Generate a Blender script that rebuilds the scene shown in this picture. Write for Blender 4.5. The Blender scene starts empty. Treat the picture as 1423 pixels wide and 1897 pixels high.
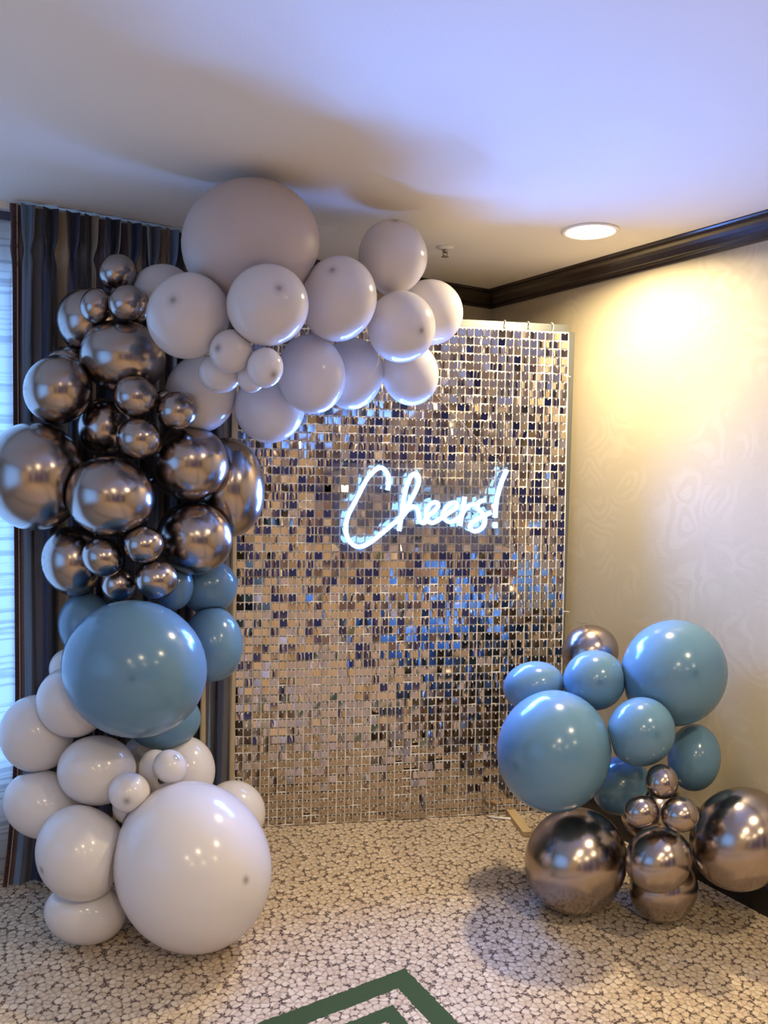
import bpy, bmesh, math, random
from mathutils import Vector, Matrix, noise

# ---------------------------------------------------------------- camera, world, light, exposure
scn = bpy.context.scene
COL = scn.collection
H = 2.40                                   # ceiling height
FPX, YAW, PITCH, ROLL = 1460.858, 0.546089, 0.0583568, 0.0202490
CAM = Vector((-2.53758, -3.17466, 1.52662))
_f = Vector((math.sin(YAW) * math.cos(PITCH), math.cos(YAW) * math.cos(PITCH), -math.sin(PITCH)))
_r = Vector((math.cos(YAW), -math.sin(YAW), 0)); _u = _r.cross(_f)
CR = _r * math.cos(ROLL) + _u * math.sin(ROLL)
CU = _u * math.cos(ROLL) - _r * math.sin(ROLL)
CF = _f
cam_d = bpy.data.cameras.new('camera'); cam = bpy.data.objects.new('camera', cam_d); COL.objects.link(cam)
cam_d.sensor_fit = 'VERTICAL'; cam_d.sensor_height = 24.0; cam_d.lens = 24.0 * FPX / 1897.0
cam_d.clip_start = 0.05; cam_d.clip_end = 200
cam.matrix_world = Matrix(((CR.x, CU.x, -CF.x, CAM.x), (CR.y, CU.y, -CF.y, CAM.y), (CR.z, CU.z, -CF.z, CAM.z), (0, 0, 0, 1)))
scn.camera = cam

world = bpy.data.worlds.new('daylight'); scn.world = world; world.use_nodes = True
bg = world.node_tree.nodes['Background']; bg.inputs[0].default_value = (0.22, 0.48, 1.0, 1); bg.inputs[1].default_value = 1.0

NEON = 54.0                                # watts given off forwards by the neon sign
DOWN = 18.0                                # watts of a recessed downlight
WINDOW = 40.0                              # watts of skylight entering by the window
sk = bpy.data.lights.new('window_daylight', 'AREA'); sk.shape = 'RECTANGLE'; sk.size = 2.1; sk.size_y = 1.9
sk.energy = WINDOW; sk.color = (0.20, 0.46, 1.0)
sko = bpy.data.objects.new('window_daylight', sk); COL.objects.link(sko)
sko.location = (-3.1, 0.30, 1.20); sko.rotation_euler = (math.radians(-90), 0, 0)   # outside the window, shining into the room

sk2 = bpy.data.lights.new('added_side_daylight', 'AREA'); sk2.shape = 'RECTANGLE'; sk2.size = 2.4; sk2.size_y = 1.7
sk2.energy = WINDOW * 0.7; sk2.color = (0.20, 0.46, 1.0)
sk2o = bpy.data.objects.new('added_side_daylight', sk2); COL.objects.link(sk2o)
sk2o.location = (-4.95, -2.0, 1.35); sk2o.rotation_euler = (0, math.radians(-90), 0)    # extra blue daylight, added outside an invented side window, shining in

vs = scn.view_settings
vs.view_transform = 'Standard'; vs.look = 'None'; vs.gamma = 1.0; vs.use_curve_mapping = False; vs.exposure = 0.10
try:
    cy = scn.cycles
    cy.sample_clamp_indirect = 8.0; cy.max_bounces = 10; cy.diffuse_bounces = 5; cy.glossy_bounces = 6
    cy.transparent_max_bounces = 12; cy.caustics_reflective = False; cy.caustics_refractive = False
    cy.use_denoising = True
except Exception:
    pass
random.seed(7)

# ---------------------------------------------------------------- helpers
def ray(x, y):
    d = CF * FPX + CR * (x - 711.5) - CU * (y - 948.5)
    return d.normalized()
def on_plane(x, y, n, c):
    d = ray(x, y); return CAM + d * ((c - CAM.dot(n)) / d.dot(n))
def project(P):
    d = Vector(P) - CAM; z = d.dot(CF)
    return 711.5 + FPX * d.dot(CR) / z, 948.5 - FPX * d.dot(CU) / z
def lin(h):
    h = h.lstrip('#'); c = [int(h[i:i + 2], 16) / 255 for i in (0, 2, 4)]
    return tuple((v / 12.92 if v <= 0.04045 else ((v + 0.055) / 1.055) ** 2.4) for v in c)
def tag(o, label=None, cat=None, group=None, kind=None):
    if label: o['label'] = label
    if cat: o['category'] = cat
    if group: o['group'] = group
    if kind: o['kind'] = kind
    return o
def obj(name, me, mat=None, parent=None, loc=None):
    o = bpy.data.objects.new(name, me); COL.objects.link(o)
    if mat is not None and not me.materials: me.materials.append(mat)
    if parent is not None: o.parent = parent
    if loc is not None: o.location = loc
    return o
def empty(name, loc=(0, 0, 0)):
    o = bpy.data.objects.new(name, None); COL.objects.link(o); o.location = loc; o.empty_display_size = 0.05
    return o
def mesh(name, verts, faces, smooth=False):
    me = bpy.data.meshes.new(name); me.from_pydata([tuple(v) for v in verts], [], faces); me.update()
    if smooth:
        for p in me.polygons: p.use_smooth = True
    return me
class MB:
    def __init__(s): s.v = []; s.f = []
    def box(s, a, b, M=None):
        n = len(s.v)
        for z in (a[2], b[2]):
            for x, y in ((a[0], a[1]), (b[0], a[1]), (b[0], b[1]), (a[0], b[1])):
                p = Vector((x, y, z)); s.v.append(M @ p if M else p)
        s.f += [(n, n+3, n+2, n+1), (n+4, n+5, n+6, n+7), (n, n+1, n+5, n+4), (n+1, n+2, n+6, n+5), (n+2, n+3, n+7, n+6), (n+3, n, n+4, n+7)]
        return s
    def tube(s, pts, r, seg=8, cap=True):
        pts = [Vector(p) for p in pts]; rings = []
        up = Vector((0, 0, 1))
        for i, p in enumerate(pts):
            t = (pts[min(i + 1, len(pts) - 1)] - pts[max(i - 1, 0)]).normalized()
            a = t.cross(up)
            if a.length < 1e-3: a = t.cross(Vector((1, 0, 0)))
            a.normalize(); b = t.cross(a)
            n = len(s.v); rr = r[i] if isinstance(r, (list, tuple)) else r
            for k in range(seg):
                q = 2 * math.pi * k / seg; s.v.append(p + a * (rr * math.cos(q)) + b * (rr * math.sin(q)))
            rings.append(n)
        for n, m in zip(rings, rings[1:]):
            for k in range(seg):
                s.f.append((n + k, n + (k + 1) % seg, m + (k + 1) % seg, m + k))
        if cap:
            s.f.append(tuple(rings[0] + k for k in range(seg))[::-1]); s.f.append(tuple(rings[-1] + k for k in range(seg)))
        return s
    def lathe(s, prof, M, seg=24):
        rings = []
        for r, z in prof:
            n = len(s.v)
            for k in range(seg):
                q = 2 * math.pi * k / seg; s.v.append(M @ Vector((r * math.cos(q), r * math.sin(q), z)))
            rings.append(n)
        for n, m in zip(rings, rings[1:]):
            for k in range(seg):
                s.f.append((n + k, n + (k + 1) % seg, m + (k + 1) % seg, m + k))
        return s
    def build(s, name, mat, parent=None, smooth=False, loc=None):
        me = mesh(name, s.v, s.f, smooth)
        bm = bmesh.new(); bm.from_mesh(me); bmesh.ops.recalc_face_normals(bm, faces=bm.faces); bm.to_mesh(me); bm.free()
        return obj(name, me, mat, parent, loc)

# ---------------------------------------------------------------- materials
def new_mat(name):
    m = bpy.data.materials.new(name); m.use_nodes = True
    nt = m.node_tree; b = nt.nodes['Principled BSDF']; return m, nt, b
def simple(name, col, rough=0.5, metal=0.0, spec=0.5, coat=0.0):
    m, nt, b = new_mat(name)
    b.inputs['Base Color'].default_value = (*col, 1); b.inputs['Roughness'].default_value = rough
    b.inputs['Metallic'].default_value = metal; b.inputs['Specular IOR Level'].default_value = spec
    b.inputs['Coat Weight'].default_value = coat
    return m
def N(nt, t, **kw):
    n = nt.nodes.new(t)
    for k, v in kw.items():
        if k.startswith('i_'):
            n.inputs[k[2:].replace('_', ' ')].default_value = v
        else: setattr(n, k, v)
    return n
def L(nt, a, b): nt.links.new(a, b)
def math_n(nt, op, a, b=None, clamp=False):
    n = nt.nodes.new('ShaderNodeMath'); n.operation = op; n.use_clamp = clamp
    for i, v in enumerate((a, b)):
        if v is None: continue
        if isinstance(v, (int, float)): n.inputs[i].default_value = v
        else: L(nt, v, n.inputs[i])
    return n.outputs[0]
def mixc(nt, fac, a, b):
    n = nt.nodes.new('ShaderNodeMix'); n.data_type = 'RGBA'
    for s, v in ((n.inputs[0], fac), (n.inputs[6], a), (n.inputs[7], b)):
        if isinstance(v, tuple): s.default_value = (*v, 1)
        elif isinstance(v, (int, float)): s.default_value = v
        else: L(nt, v, s)
    return n.outputs[2]
def ramp(nt, fac, stops, interp='LINEAR'):
    n = nt.nodes.new('ShaderNodeValToRGB'); n.color_ramp.interpolation = interp
    e = n.color_ramp.elements
    while len(e) > 1: e.remove(e[-1])
    e[0].position = stops[0][0]; e[0].color = (*stops[0][1], 1)
    for p, c in stops[1:]:
        k = e.new(p); k.color = (*c, 1)
    L(nt, fac, n.inputs[0]); return n.outputs[0]
def bump(nt, b, h, dist, strength=1.0):
    n = nt.nodes.new('ShaderNodeBump'); n.inputs['Distance'].default_value = dist; n.inputs['Strength'].default_value = strength
    L(nt, h, n.inputs['Height']); L(nt, n.outputs[0], b.inputs['Normal'])

def mat_carpet():
    m, nt, b = new_mat('carpet')
    geo = N(nt, 'ShaderNodeNewGeometry'); sep = N(nt, 'ShaderNodeSeparateXYZ'); L(nt, geo.outputs['Position'], sep.inputs[0])
    nz = N(nt, 'ShaderNodeTexNoise', i_Scale=60.0, i_Detail=2.0)
    L(nt, geo.outputs['Position'], nz.inputs['Vector'])
    off = N(nt, 'ShaderNodeVectorMath', operation='MULTIPLY_ADD'); L(nt, nz.outputs['Color'], off.inputs[0])
    off.inputs[1].default_value = (.022, .022, 0); L(nt, geo.outputs['Position'], off.inputs[2])
    vo = N(nt, 'ShaderNodeTexVoronoi', voronoi_dimensions='2D', feature='DISTANCE_TO_EDGE', i_Scale=46.0, i_Randomness=0.95)
    L(nt, off.outputs[0], vo.inputs['Vector'])
    v2 = N(nt, 'ShaderNodeTexVoronoi', voronoi_dimensions='2D', i_Scale=46.0, i_Randomness=0.95); L(nt, off.outputs[0], v2.inputs['Vector'])
    fine = N(nt, 'ShaderNodeTexNoise', i_Scale=420.0, i_Detail=2.0); L(nt, geo.outputs['Position'], fine.inputs['Vector'])
    fl = N(nt, 'ShaderNodeTexNoise', i_Scale=150.0, i_Detail=1.0); L(nt, geo.outputs['Position'], fl.inputs['Vector'])
    edge = ramp(nt, vo.outputs['Distance'], [(0.0, (.1, .1, .1)), (0.09, (.55, .55, .55)), (0.24, (1, 1, 1))])
    fleck = math_n(nt, 'MULTIPLY', ramp(nt, v2.outputs['Distance'], [(0.50, (0, 0, 0)), (0.62, (1, 1, 1))]), ramp(nt, fl.outputs[0], [(0.38, (0, 0, 0)), (0.52, (1, 1, 1))]))
    sepc = N(nt, 'ShaderNodeSeparateColor'); L(nt, v2.outputs['Color'], sepc.inputs[0])
    nub = mixc(nt, sepc.outputs[0], lin('c4af94'), lin('decdb3'))
    nub = mixc(nt, math_n(nt, 'MULTIPLY', fine.outputs[0], 0.35), nub, lin('b59c80'))
    base = mixc(nt, edge, lin('a38d77'), nub)
    base = mixc(nt, math_n(nt, 'MULTIPLY', fleck, 0.85), base, lin('36262a'))
    # woven dark green corner bands
    wob = math_n(nt, 'MULTIPLY', math_n(nt, 'SUBTRACT', nz.outputs[0], 0.5), 0.012)
    dx = math_n(nt, 'SUBTRACT', -1.255, sep.outputs[0]); dy = math_n(nt, 'SUBTRACT', -1.242, sep.outputs[1])
    mm = math_n(nt, 'ADD', math_n(nt, 'MINIMUM', dx, dy), wob)
    def band(a, c):
        return math_n(nt, 'MULTIPLY', math_n(nt, 'GREATER_THAN', mm, a), math_n(nt, 'LESS_THAN', mm, c))
    g = math_n(nt, 'ADD', band(0.0, 0.068), band(0.12, 0.168), clamp=True)
    gcol = mixc(nt, fine.outputs[0], lin('2c3a24'), lin('4d5f3e'))
    L(nt, mixc(nt, g, base, gcol), b.inputs['Base Color'])
    b.inputs['Roughness'].default_value = 0.95; b.inputs['Specular IOR Level'].default_value = 0.1
    hgt = math_n(nt, 'ADD', math_n(nt, 'MULTIPLY', edge, math_n(nt, 'SUBTRACT', 1.0, g)), math_n(nt, 'MULTIPLY', fine.outputs[0], 0.35))
    bump(nt, b, hgt, 0.0008, 0.5)
    return m

def mat_wallpaper(name, c0, c1):
    m, nt, b = new_mat(name)
    tc = N(nt, 'ShaderNodeTexCoord'); geo = N(nt, 'ShaderNodeNewGeometry')
    nz = N(nt, 'ShaderNodeTexNoise', i_Scale=5.0, i_Detail=1.0); L(nt, geo.outputs['Position'], nz.inputs['Vector'])
    off = N(nt, 'ShaderNodeVectorMath', operation='MULTIPLY_ADD'); L(nt, nz.outputs['Color'], off.inputs[0])
    off.inputs[1].default_value = (.24, .24, .24); L(nt, geo.outputs['Position'], off.inputs[2])
    vo = N(nt, 'ShaderNodeTexVoronoi', i_Scale=4.6, i_Randomness=0.7); L(nt, off.outputs[0], vo.inputs['Vector'])
    rings = math_n(nt, 'SINE', math_n(nt, 'MULTIPLY', vo.outputs['Distance'], 34.0))
    wv = N(nt, 'ShaderNodeTexWave', i_Scale=3.2, i_Distortion=9.0, i_Detail=1.0); L(nt, geo.outputs['Position'], wv.inputs['Vector'])
    pat = math_n(nt, 'MULTIPLY', math_n(nt, 'SMOOTH_MIN', math_n(nt, 'MULTIPLY', math_n(nt, 'ADD', rings, 0.4), 1.2, clamp=True), 1.0), math_n(nt, 'MULTIPLY', wv.outputs['Fac'], 1.6, clamp=True))
    fine = N(nt, 'ShaderNodeTexNoise', i_Scale=260.0, i_Detail=2.0); L(nt, geo.outputs['Position'], fine.inputs['Vector'])
    f = math_n(nt, 'ADD', math_n(nt, 'MULTIPLY', pat, 0.6), math_n(nt, 'MULTIPLY', fine.outputs[0], 0.4))
    L(nt, mixc(nt, f, c0, c1), b.inputs['Base Color'])
    L(nt, math_n(nt, 'SUBTRACT', 0.55, math_n(nt, 'MULTIPLY', pat, 0.05)), b.inputs['Roughness'])
    b.inputs['Specular IOR Level'].default_value = 0.4
    bump(nt, b, fine.outputs[0], 0.0012, 0.5)
    return m

def mat_wood(name, c0, c1, rough=0.3, coat=0.4, scale=(6, 60, 60)):
    m, nt, b = new_mat(name)
    geo = N(nt, 'ShaderNodeNewGeometry'); mp = N(nt, 'ShaderNodeMapping'); mp.inputs['Scale'].default_value = scale
    L(nt, geo.outputs['Position'], mp.inputs[0])
    nz = N(nt, 'ShaderNodeTexNoise', i_Scale=1.0, i_Detail=4.0); L(nt, mp.outputs[0], nz.inputs['Vector'])
    L(nt, mixc(nt, nz.outputs[0], c0, c1), b.inputs['Base Color'])
    b.inputs['Roughness'].default_value = rough; b.inputs['Coat Weight'].default_value = coat; b.inputs['Coat Roughness'].default_value = 0.2
    return m

def mat_latex(name, col, tip, rough=0.24, trans=0.22):
    """Stretched latex: a thin skin that lets some light through, thicker and darker at its tip and neck."""
    m, nt, b = new_mat(name)
    at = N(nt, 'ShaderNodeAttribute', attribute_name='tip')
    c = mixc(nt, at.outputs['Fac'], col, tip)
    L(nt, c, b.inputs['Base Color']); b.inputs['Roughness'].default_value = rough
    b.inputs['Specular IOR Level'].default_value = 0.5
    tr = N(nt, 'ShaderNodeBsdfTranslucent'); L(nt, c, tr.inputs[0])
    mx = N(nt, 'ShaderNodeMixShader'); mx.inputs[0].default_value = trans
    L(nt, b.outputs[0], mx.inputs[1]); L(nt, tr.outputs[0], mx.inputs[2])
    L(nt, mx.outputs[0], nt.nodes['Material Output'].inputs[0])
    return m

def mat_chrome(name, col, rough):
    m, nt, b = new_mat(name)
    at = N(nt, 'ShaderNodeAttribute', attribute_name='tip')
    L(nt, mixc(nt, at.outputs['Fac'], col, tuple(v * .6 for v in col)), b.inputs['Base Color'])
    b.inputs['Metallic'].default_value = 1.0; b.inputs['Roughness'].default_value = rough
    geo = N(nt, 'ShaderNodeNewGeometry')
    fine = N(nt, 'ShaderNodeTexNoise', i_Scale=500.0, i_Detail=1.0); L(nt, geo.outputs['Position'], fine.inputs['Vector'])
    bump(nt, b, fine.outputs[0], 0.0004, 0.25)
    return m

def mat_curtain():
    m, nt, b = new_mat('striped_taffeta')
    uv = N(nt, 'ShaderNodeUVMap'); sep = N(nt, 'ShaderNodeSeparateXYZ'); L(nt, uv.outputs[0], sep.inputs[0])
    fr = math_n(nt, 'FRACT', sep.outputs[0])
    st = ramp(nt, fr, [(0.0, lin('54424a')), (0.08, lin('5d4a50')), (0.14, lin('66809c')), (0.24, lin('55555c')), (0.42, lin('27304f')),
                       (0.54, lin('161826')), (0.66, lin('8a7c68')), (0.74, lin('b3a386')), (0.86, lin('4a4650')), (0.93, lin('232840'))], 'CONSTANT')
    mp = N(nt, 'ShaderNodeMapping'); mp.inputs['Scale'].default_value = (40, 9, 1); L(nt, uv.outputs[0], mp.inputs[0])
    nz = N(nt, 'ShaderNodeTexNoise', i_Scale=1.0, i_Detail=3.0); L(nt, mp.outputs[0], nz.inputs['Vector'])
    L(nt, mixc(nt, math_n(nt, 'MULTIPLY', nz.outputs[0], 0.3), st, (0.02, 0.02, 0.03)), b.inputs['Base Color'])
    b.inputs['Roughness'].default_value = 0.42; b.inputs['Specular IOR Level'].default_value = 0.45
    b.inputs['Sheen Weight'].default_value = 0.25
    n2 = N(nt, 'ShaderNodeTexNoise', i_Scale=28.0, i_Detail=3.0)
    geo = N(nt, 'ShaderNodeNewGeometry'); L(nt, geo.outputs['Position'], n2.inputs['Vector'])
    bump(nt, b, n2.outputs[0], 0.006, 0.5)
    return m

def mat_sheer():
    m, nt, b = new_mat('sheer_voile'); out = nt.nodes['Material Output']
    geo = N(nt, 'ShaderNodeNewGeometry'); mp = N(nt, 'ShaderNodeMapping'); mp.inputs['Scale'].default_value = (1.5, 1.5, 55)
    L(nt, geo.outputs['Position'], mp.inputs[0])
    nz = N(nt, 'ShaderNodeTexNoise', i_Scale=1.0, i_Detail=2.0); L(nt, mp.outputs[0], nz.inputs['Vector'])
    thread = ramp(nt, nz.outputs[0], [(0.40, (.62, .62, .64)), (0.50, (.95, .95, .95))])
    tr = N(nt, 'ShaderNodeBsdfTranslucent'); L(nt, thread, tr.inputs[0])
    df = N(nt, 'ShaderNodeBsdfDiffuse'); L(nt, thread, df.inputs[0])
    tp = N(nt, 'ShaderNodeBsdfTransparent')
    m1 = N(nt, 'ShaderNodeMixShader'); m1.inputs[0].default_value = 0.35; L(nt, tr.outputs[0], m1.inputs[1]); L(nt, df.outputs[0], m1.inputs[2])
    m2 = N(nt, 'ShaderNodeMixShader'); m2.inputs[0].default_value = 0.18; L(nt, m1.outputs[0], m2.inputs[1]); L(nt, tp.outputs[0], m2.inputs[2])
    L(nt, m2.outputs[0], out.inputs[0]); return m

def mat_acrylic():
    m, nt, b = new_mat('clear_acrylic'); out = nt.nodes['Material Output']
    tp = N(nt, 'ShaderNodeBsdfTransparent'); gl = N(nt, 'ShaderNodeBsdfGlossy', i_Roughness=0.02)
    fz = N(nt, 'ShaderNodeFresnel'); fz.inputs[0].default_value = 1.49
    df = N(nt, 'ShaderNodeBsdfDiffuse')
    m1 = N(nt, 'ShaderNodeMixShader'); m1.inputs[0].default_value = 0.05; L(nt, tp.outputs[0], m1.inputs[1]); L(nt, df.outputs[0], m1.inputs[2])
    m2 = N(nt, 'ShaderNodeMixShader'); L(nt, fz.outputs[0], m2.inputs[0]); L(nt, m1.outputs[0], m2.inputs[1]); L(nt, gl.outputs[0], m2.inputs[2])
    L(nt, m2.outputs[0], out.inputs[0]); return m

def mat_glass():
    m, nt, b = new_mat('window_glass'); out = nt.nodes['Material Output']
    tp = N(nt, 'ShaderNodeBsdfTransparent'); gl = N(nt, 'ShaderNodeBsdfGlossy', i_Roughness=0.0)
    m2 = N(nt, 'ShaderNodeMixShader'); m2.inputs[0].default_value = 0.05; L(nt, tp.outputs[0], m2.inputs[1]); L(nt, gl.outputs[0], m2.inputs[2])
    L(nt, m2.outputs[0], out.inputs[0]); return m

def emit(name, col, s):
    m, nt, b = new_mat(name); out = nt.nodes['Material Output']
    e = N(nt, 'ShaderNodeEmission'); e.inputs[0].default_value = (*col, 1); e.inputs[1].default_value = s
    L(nt, e.outputs[0], out.inputs[0]); return m

def mat_ceiling():
    m, nt, b = new_mat('painted_ceiling')
    geo = N(nt, 'ShaderNodeNewGeometry'); nz = N(nt, 'ShaderNodeTexNoise', i_Scale=180.0, i_Detail=3.0); L(nt, geo.outputs['Position'], nz.inputs['Vector'])
    b.inputs['Base Color'].default_value = (*lin('e8e2d8'), 1); b.inputs['Roughness'].default_value = 0.8
    bump(nt, b, nz.outputs[0], 0.0015, 0.35); return m

M = dict(
    carpet=mat_carpet(), paper=mat_wallpaper('damask_wallpaper', lin('bdaf92'), lin('c7b99d')), ceiling=mat_ceiling(),
    base=mat_wood('black_stained_wood', lin('0c0808'), lin('1a1010'), 0.4, 0.2),
    wood=mat_wood('mahogany_trim', lin('1c0f0f'), lin('33201c')), panel=mat_wood('dark_wall_panelling', lin('6f5a50'), lin('927a68'), 0.45, 0.1, (30, 30, 2)),
    navy=simple('dark_navy_drape', (.014, .026, .15), 0.7), cream=simple('cream_paint', lin('d8cdb8'), 0.7),
    board=mat_wood('pine_foot', lin('b99a6c'), lin('d8be90'), 0.6, 0.0, (40, 6, 40)),
    white=mat_latex('white_latex', lin('e6e0dc'), lin('8f8684'), 0.17), taupe=mat_latex('off_white_latex', lin('d2c5be'), lin('8f8684'), 0.4),
    blue=mat_latex('dusty_blue_latex', lin('668ca6'), lin('37566a'), 0.18, 0.12),
    chrome=mat_chrome('chrome_mocha_latex', lin('aca09a'), 0.20),
    curtain=mat_curtain(), sheer=mat_sheer(), glass=mat_glass(), acrylic=mat_acrylic(),
    braid=simple('dark_red_braid', lin('4a2a28'), 0.8), bead=simple('braid_bead', lin('1e1214'), 0.6), cord=simple('braid_cord', lin('a08a74'), 0.7),
    plastic=simple('white_plastic', lin('f0ece6'), 0.4), grid=simple('clear_pvc_grid', lin('f8f1e4'), 0.35),
    steel=simple('galvanised_steel', lin('8b8d86'), 0.38, 0.85), brass=simple('sprinkler_metal', lin('9a958c'), 0.3, 0.9),
    tile=simple('champagne_mirror_sequin', (.55, .485, .44), 0.06, 1.0), black=simple('black_plastic', (0.01, 0.01, 0.01), 0.5),
    neon=emit('neon_strip', (0.30, 0.55, 1.0), 9.0), jacket=emit('glowing_silicone_jacket', (0.22, 0.48, 1.0), 5.0),
    lens=emit('downlight_lens', (1.0, 0.84, 0.56), 14.0), wire=simple('nylon_wire', lin('b9b4ad'), 0.3), trimw=simple('white_metal_trim', lin('e9e4da'), 0.4),
)

# name, pixel centre, half axes, tilt, distance from the camera (found from floor, ceiling, walls and neighbours), colour
BALLOONS = """
W1 465 453 127 125 0 2.566 t
W2 349 586 77 82 0 2.440 w
W3 496 566 76 78 0 2.344 w
W4 627 555 71 82 -8 2.550 w
W5 728 476 64 71 4 2.800 w
W6 797 579 62 62 0 2.980 w
W7 743 606 64 68 0 2.720 w
W8 760 692 53 61 10 2.880 w
W9 652 693 58 68 -10 2.850 w
W10 577 694 63 75 10 2.620 w
W11 500 755 65 67 0 2.750 w
W12 372 730 66 73 -10 2.781 w
W13 300 537 56 49 0 2.872 w
s1 428 651 40 41 0 2.358 w
s2 409 690 41 39 0 2.450 w
s3 491 681 34 38 0 2.330 w
s4 466 697 27 31 0 2.411 w
c1 218 505 36 35 0 2.852 c
c2 178 567 30 33 0 2.772 c
c3 236 561 36 34 0 2.715 c
c3b 256 570 24 30 0 2.803 c
C4 160 593 55 61 10 2.903 c
C5 229 661 80 69 -12 2.773 c
C6 108 722 64 65 10 2.753 c
C6b 125 690 48 49 0 2.894 c
c7 251 735 42 38 -15 2.640 c
c8 328 761 38 36 0 2.640 c
c8b 306 742 21 20 0 2.712 c
C9 195 792 53 55 0 2.844 c
c10 257 812 42 40 0 2.640 c
C11 65 883 96 102 10 2.780 c
C12 205 920 83 74 -12 2.664 c
C13 350 858 73 71 0 2.771 c
C14 425 903 66 93 5 2.954 c
C15 361 997 71 67 -20 2.810 c
C16 136 1039 59 65 10 2.870 c
c17 191 1032 40 36 -25 2.691 c
c18 266 1009 38 35 0 2.640 c
c19 221 1082 34 33 0 2.759 c
c20 290 1073 40 37 0 2.674 c
B1 251 1238 133 126 -8 2.657 b
B2 160 1158 52 60 0 2.921 b
B3 322 1085 37 45 0 2.882 b
B4 385 1086 55 52 0 2.993 b
B5 395 1193 56 69 0 2.954 b
B6 305 1335 68 53 12 2.938 b
w1 135 1300 67 66 10 2.844 w
w1b 132 1240 41 40 0 2.975 w
w2 68 1358 69 72 -20 2.966 w
w3 80 1490 74 64 -10 2.980 w
w4 180 1427 73 65 8 2.844 w
w5 150 1579 83 89 0 2.830 w
w6 158 1690 76 60 0 2.945 w
w7 357 1602 145 156 8 2.778 w
w8 240 1468 39 38 20 2.725 w
w8b 237 1497 29 30 0 2.827 w
w9a 293 1431 36 44 20 2.844 w
w9b 315 1420 31 32 30 2.742 w
w10 346 1426 53 62 0 2.986 w
w10b 272 1402 45 42 0 3.066 w
w11 434 1505 58 60 0 3.029 w
r1 1093 1207 54 50 0 3.200 g
rb1 989 1271 58 46 8 3.000 b
rb2 1101 1260 59 56 0 2.950 b
rb3 1247 1246 102 98 0 2.983 b
rb4 1026 1390 109 112 0 2.840 b
rb5 1187 1355 65 64 0 2.834 b
rb6 1286 1403 51 62 0 3.100 b
rb7 1150 1455 56 55 0 3.100 b
rc1 1226 1448 31 33 20 2.799 r
rc2 1188 1503 33 31 0 2.782 r
rc3 1260 1509 37 33 -15 2.799 r
rc4 1066 1593 97 98 0 3.048 r
rc5 1220 1592 64 62 0 2.884 r
rc6 1229 1645 65 63 0 3.114 r
rc7 1372 1553 100 96 0 3.020 r
rc8 1208 1500 60 58 0 3.150 r

"""
SPOT = dict(W2=(322, 557), W3=(516, 535), W4=(609, 504), W5=(737, 410), W7=(780, 612), s1=(404, 645), s3=(507, 694), w5=(81, 1610), w7=(443, 1640), w8=(230, 1481), w9b=(334, 1412),
            B1=(247, 1256), rb4=(958, 1417), rb5=(1218, 1361), rb3=(1287, 1247), C13=(399, 836), rb2=(1112, 1264))
G1, G2, G3, G4, G5, G6 = ('white balloons of the upper arm', 'small white balloons of the upper arm', 'chrome balloons of the tall column', 'small chrome balloons of the tall column', 'blue balloons of the tall column', 'white balloons at the column foot')
G7, G8, G9 = 'blue balloons of the floor cluster', 'chrome balloons of the floor cluster', 'small chrome balloons of the floor cluster'
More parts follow.
